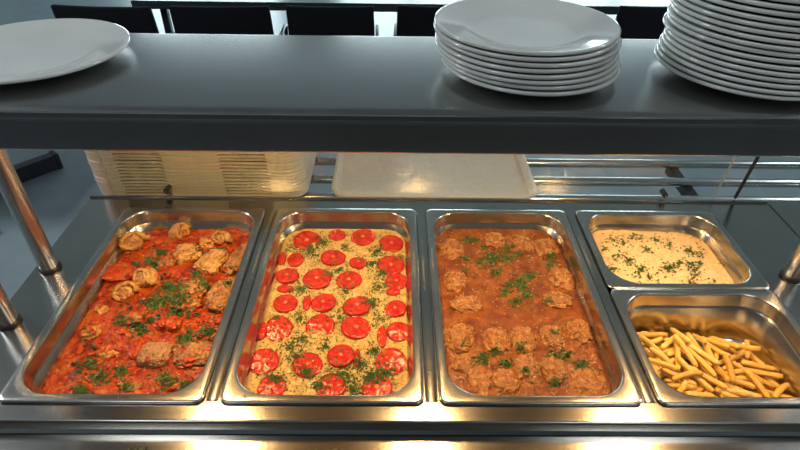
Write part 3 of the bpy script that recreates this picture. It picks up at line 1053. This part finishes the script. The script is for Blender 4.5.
slab(-.395, 1.050, .004, .39, .005).build('glass_pane', M['glass'], gd, smooth=False)
slab(1.0505, 1.0517, .004, .39, .005).build('polished_edge', M['edge'], gd, smooth=False)
slab(-.3967, -.3955, .004, .39, .005).build('polished_edge', M['edge'], gd, smooth=False)
for px, py in ((165, 195), (670, 204)):
    q = at(px, py, .012)
    cl = MB().tube([(q.x, -.008, .016), (q.x, .014, .016)], .0065, 20).build('clamp', M['black'], gd)
    MB().tube([(q.x, -.0095, .016), (q.x, -.0081, .016)], .0025, 12).build('screw', M['rail'], cl)
g2_ = thing('glass_guard', 'next glass guard at far right, with black edge strip', 'glass guard', (0, CY1 + .016, 0))
slab(1.106, 1.86, .004, .39, .005).build('glass_pane', M['glass'], g2_, smooth=False)
slab(1.101, 1.1058, .004, .39, .006).build('edge_strip', M['black'], g2_, smooth=False)

# ------------------------------------------------------------------ tray rails behind the glass
tr = thing('tray_rail', 'three round steel tray slide rails behind the glass', 'tray rail', (0, 0, -.05))
for y in (.126, .212, .308):
    MB().tube([(-.44, y, 0), (1.8, y, 0)], .0125, 24).build('rail', M['rail'], tr)
for x in (-.2, .42, 1.075, 1.6):
    MB().box(x - .012, x + .012, CY1 + .009, .33, -.040, -.0126).build('bracket', M['chairmetal'], tr, smooth=False, bevel=.002)


# ------------------------------------------------------------------ cafeteria trays
def tray_mesh(w=.525, d=.37):
    n = 10
    mb = MB()

    def lip(z, grow, notch):
        l = []
        for x, y, _ in rrect(w + grow, d + grow, .045, 0, n):
            l.append((x, y, z))
        return l
    # extra points along the long front and back edges so the lip can be cut back at two grips
    def ring(grow, z, r, zn=None):
        base = rrect(w + grow, d + grow, r, z, n)
        out = []
        m = len(base)
        for i, p in enumerate(base):
            out.append(p)
            q = base[(i + 1) % m]
            if abs(p[0] - q[0]) > .2:
                sgn = 1 if q[0] > p[0] else -1
                for xx in (-.182, -.178, -.07, -.066, .066, .07, .178, .182):
                    X = xx * sgn
                    inside = .069 < abs(X) < .179
                    out.append((X, p[1], zn if (zn is not None and inside) else z))
        return out
    L = [ring(-.05, .0, .03), ring(-.036, .0008, .036), ring(-.020, .013, .042), ring(-.016, .0155, .043), ring(-.004, .0158, .045), ring(0, .0148, .046),
         ring(0.0006, .0075, .046, .0125), ring(-.003, .0075, .045, .0125), ring(-.0035, .0130, .045, .0134), ring(-.014, .0135, .043), ring(-.018, .0115, .042), ring(-.034, -.0012, .036), ring(-.05, -.002, .03)]
    return mb.loft(L, True, True)


tray0 = tray_mesh().build('serving_tray', M['tray'], None)
RT_ = -.0375 + .0022
xA, yT = .377, .088 + .185
tray0.location = (xA, yT, RT_)
tag(tray0, 'single grey beige tray lying flat on the tray rails', 'tray')
rnd = random.Random(8)
nt_ = 17
for k in range(nt_):
    o = tray0.copy()
    COL.objects.link(o)
    o.location = (-.207 + rnd.gauss(0, .0008) - k * .0002, yT - .002 + rnd.gauss(0, .0008), RT_ + k * .0092)
    tag(o, 'beige tray, %s in the tray stack' % ('topmost' if k == nt_ - 1 else 'lowest' if k == 0 else ORD[k] + ' from bottom'), 'tray', 'stacked beige trays')


# ------------------------------------------------------------------ dining hall behind
def chair(x, y, rz, label):
    t = thing('dining_chair', label, 'chair', (x, y, FZ), (0, 0, rz), 'black chairs along the dining table')
    MB().box(-.215, .215, -.20, .22, .42, .47).build('seat', M['fabric'], t, bevel=.018)
    vs = MB()
    loops = []
    for i in range(7):
        z = .47 + .38 * i / 6
        yy = -.205 - .05 * (i / 6)
        l = []
        for xx in [-.225 + .45 * j / 8 for j in range(9)]:
            l.append((xx * (1 - .02 * (i / 6) ** 2), yy - .02 * (1 - (xx / .225) ** 2), z))
        for xx in [.225 - .45 * j / 8 for j in range(9)]:
            l.append((xx * (1 - .02 * (i / 6) ** 2), yy + .03 - .02 * (1 - (xx / .225) ** 2), z))
        loops.append(l)
    vs.loft(loops, True, True).build('backrest', M['fabric'], t, bevel=.006, sharp=False)
    for sx in (-1, 1):
        for (yb, yt) in ((.24, .20), (-.25, -.19)):
            MB().tube([(sx * .225, yb, .001), (sx * .21, yt, .42)], .011, 12).build('leg', M['chairmetal'], t)
        MB().tube([(sx * .226, -.21, .44), (sx * .232, -.215, .60), (sx * .234, -.17, .655), (sx * .234, .05, .66), (sx * .233, .12, .64), (sx * .228, .13, .55), (sx * .222, .13, .44)], .011, 12).build('armrest', M['chairmetal'], t)
    return t


CH = [(103, -.04, 'leftmost black chair in the row, beside the bare floor'), (218, .03, 'black chair second from the left in the chair row'),
      (329, .02, 'black chair with a visible arm, left of the middle gap'), (442, -.03, 'black chair just left of the short plate stack'), (660, .04, 'black chair seen between the two plate stacks')]
for px, rz, lab in CH:
    q = at(px, 8, FZ + .84)
    c_ = chair(q.x, q.y + .24, rz, lab)
    if px < 230:
        c_.scale = (1.12, 1, 1)      # the two wide armchairs at the left

tb = thing('dining_table', 'long pale topped table with dark edge beyond the chairs', 'table', (.5, 2.68, FZ))
MB().box(-1.75, 1.95, -.40, .40, .72, .745).build('table_top', M['tabletop'], tb, smooth=False, bevel=.002)
MB().box(-1.753, 1.953, -.404, -.4, .70, .746).build('edge_band', M['tableedge'], tb, smooth=False)
for sx in (-1.6, 0, 1.8):
    for sy in (-.33, .33):
        MB().box(sx - .02, sx + .02, sy - .02, sy + .02, 0.001, .72).build('leg', M['chairmetal'], tb, smooth=False, bevel=.003)

# pedestal table at the far left, only its foot shows
fx, fy = -1.96, 1.27
pt = thing('pedestal_table', 'table on black cross foot standing on the floor at far left', 'table', (fx, fy, FZ), (0, 0, radians(50)))
MB().box(-.52, .52, -.03, .03, .004, .088).build('foot_bar', M['chairmetal'], pt, smooth=False, bevel=.004)
MB().box(-.03, .03, -.42, .42, .004, .084).build('foot_bar', M['chairmetal'], pt, smooth=False, bevel=.004)
for sx in (-1, 1):
    MB().box(sx * .515 - .012, sx * .515 + .012, -.034, .034, .001, .093).build('end_cap', M['black'], pt, smooth=False, bevel=.003)
MB().box(-.03, .03, -.03, .03, .088, .71).build('column', M['chairmetal'], pt, smooth=False)
o = MB().box(-.36, .36, -.36, .36, .71, .735).build('table_top', M['tabletop'], pt, smooth=False, bevel=.002)
o.rotation_euler = (0, 0, radians(-50))

SC.cycles.use_denoising = True
print('FRIES', nfry)
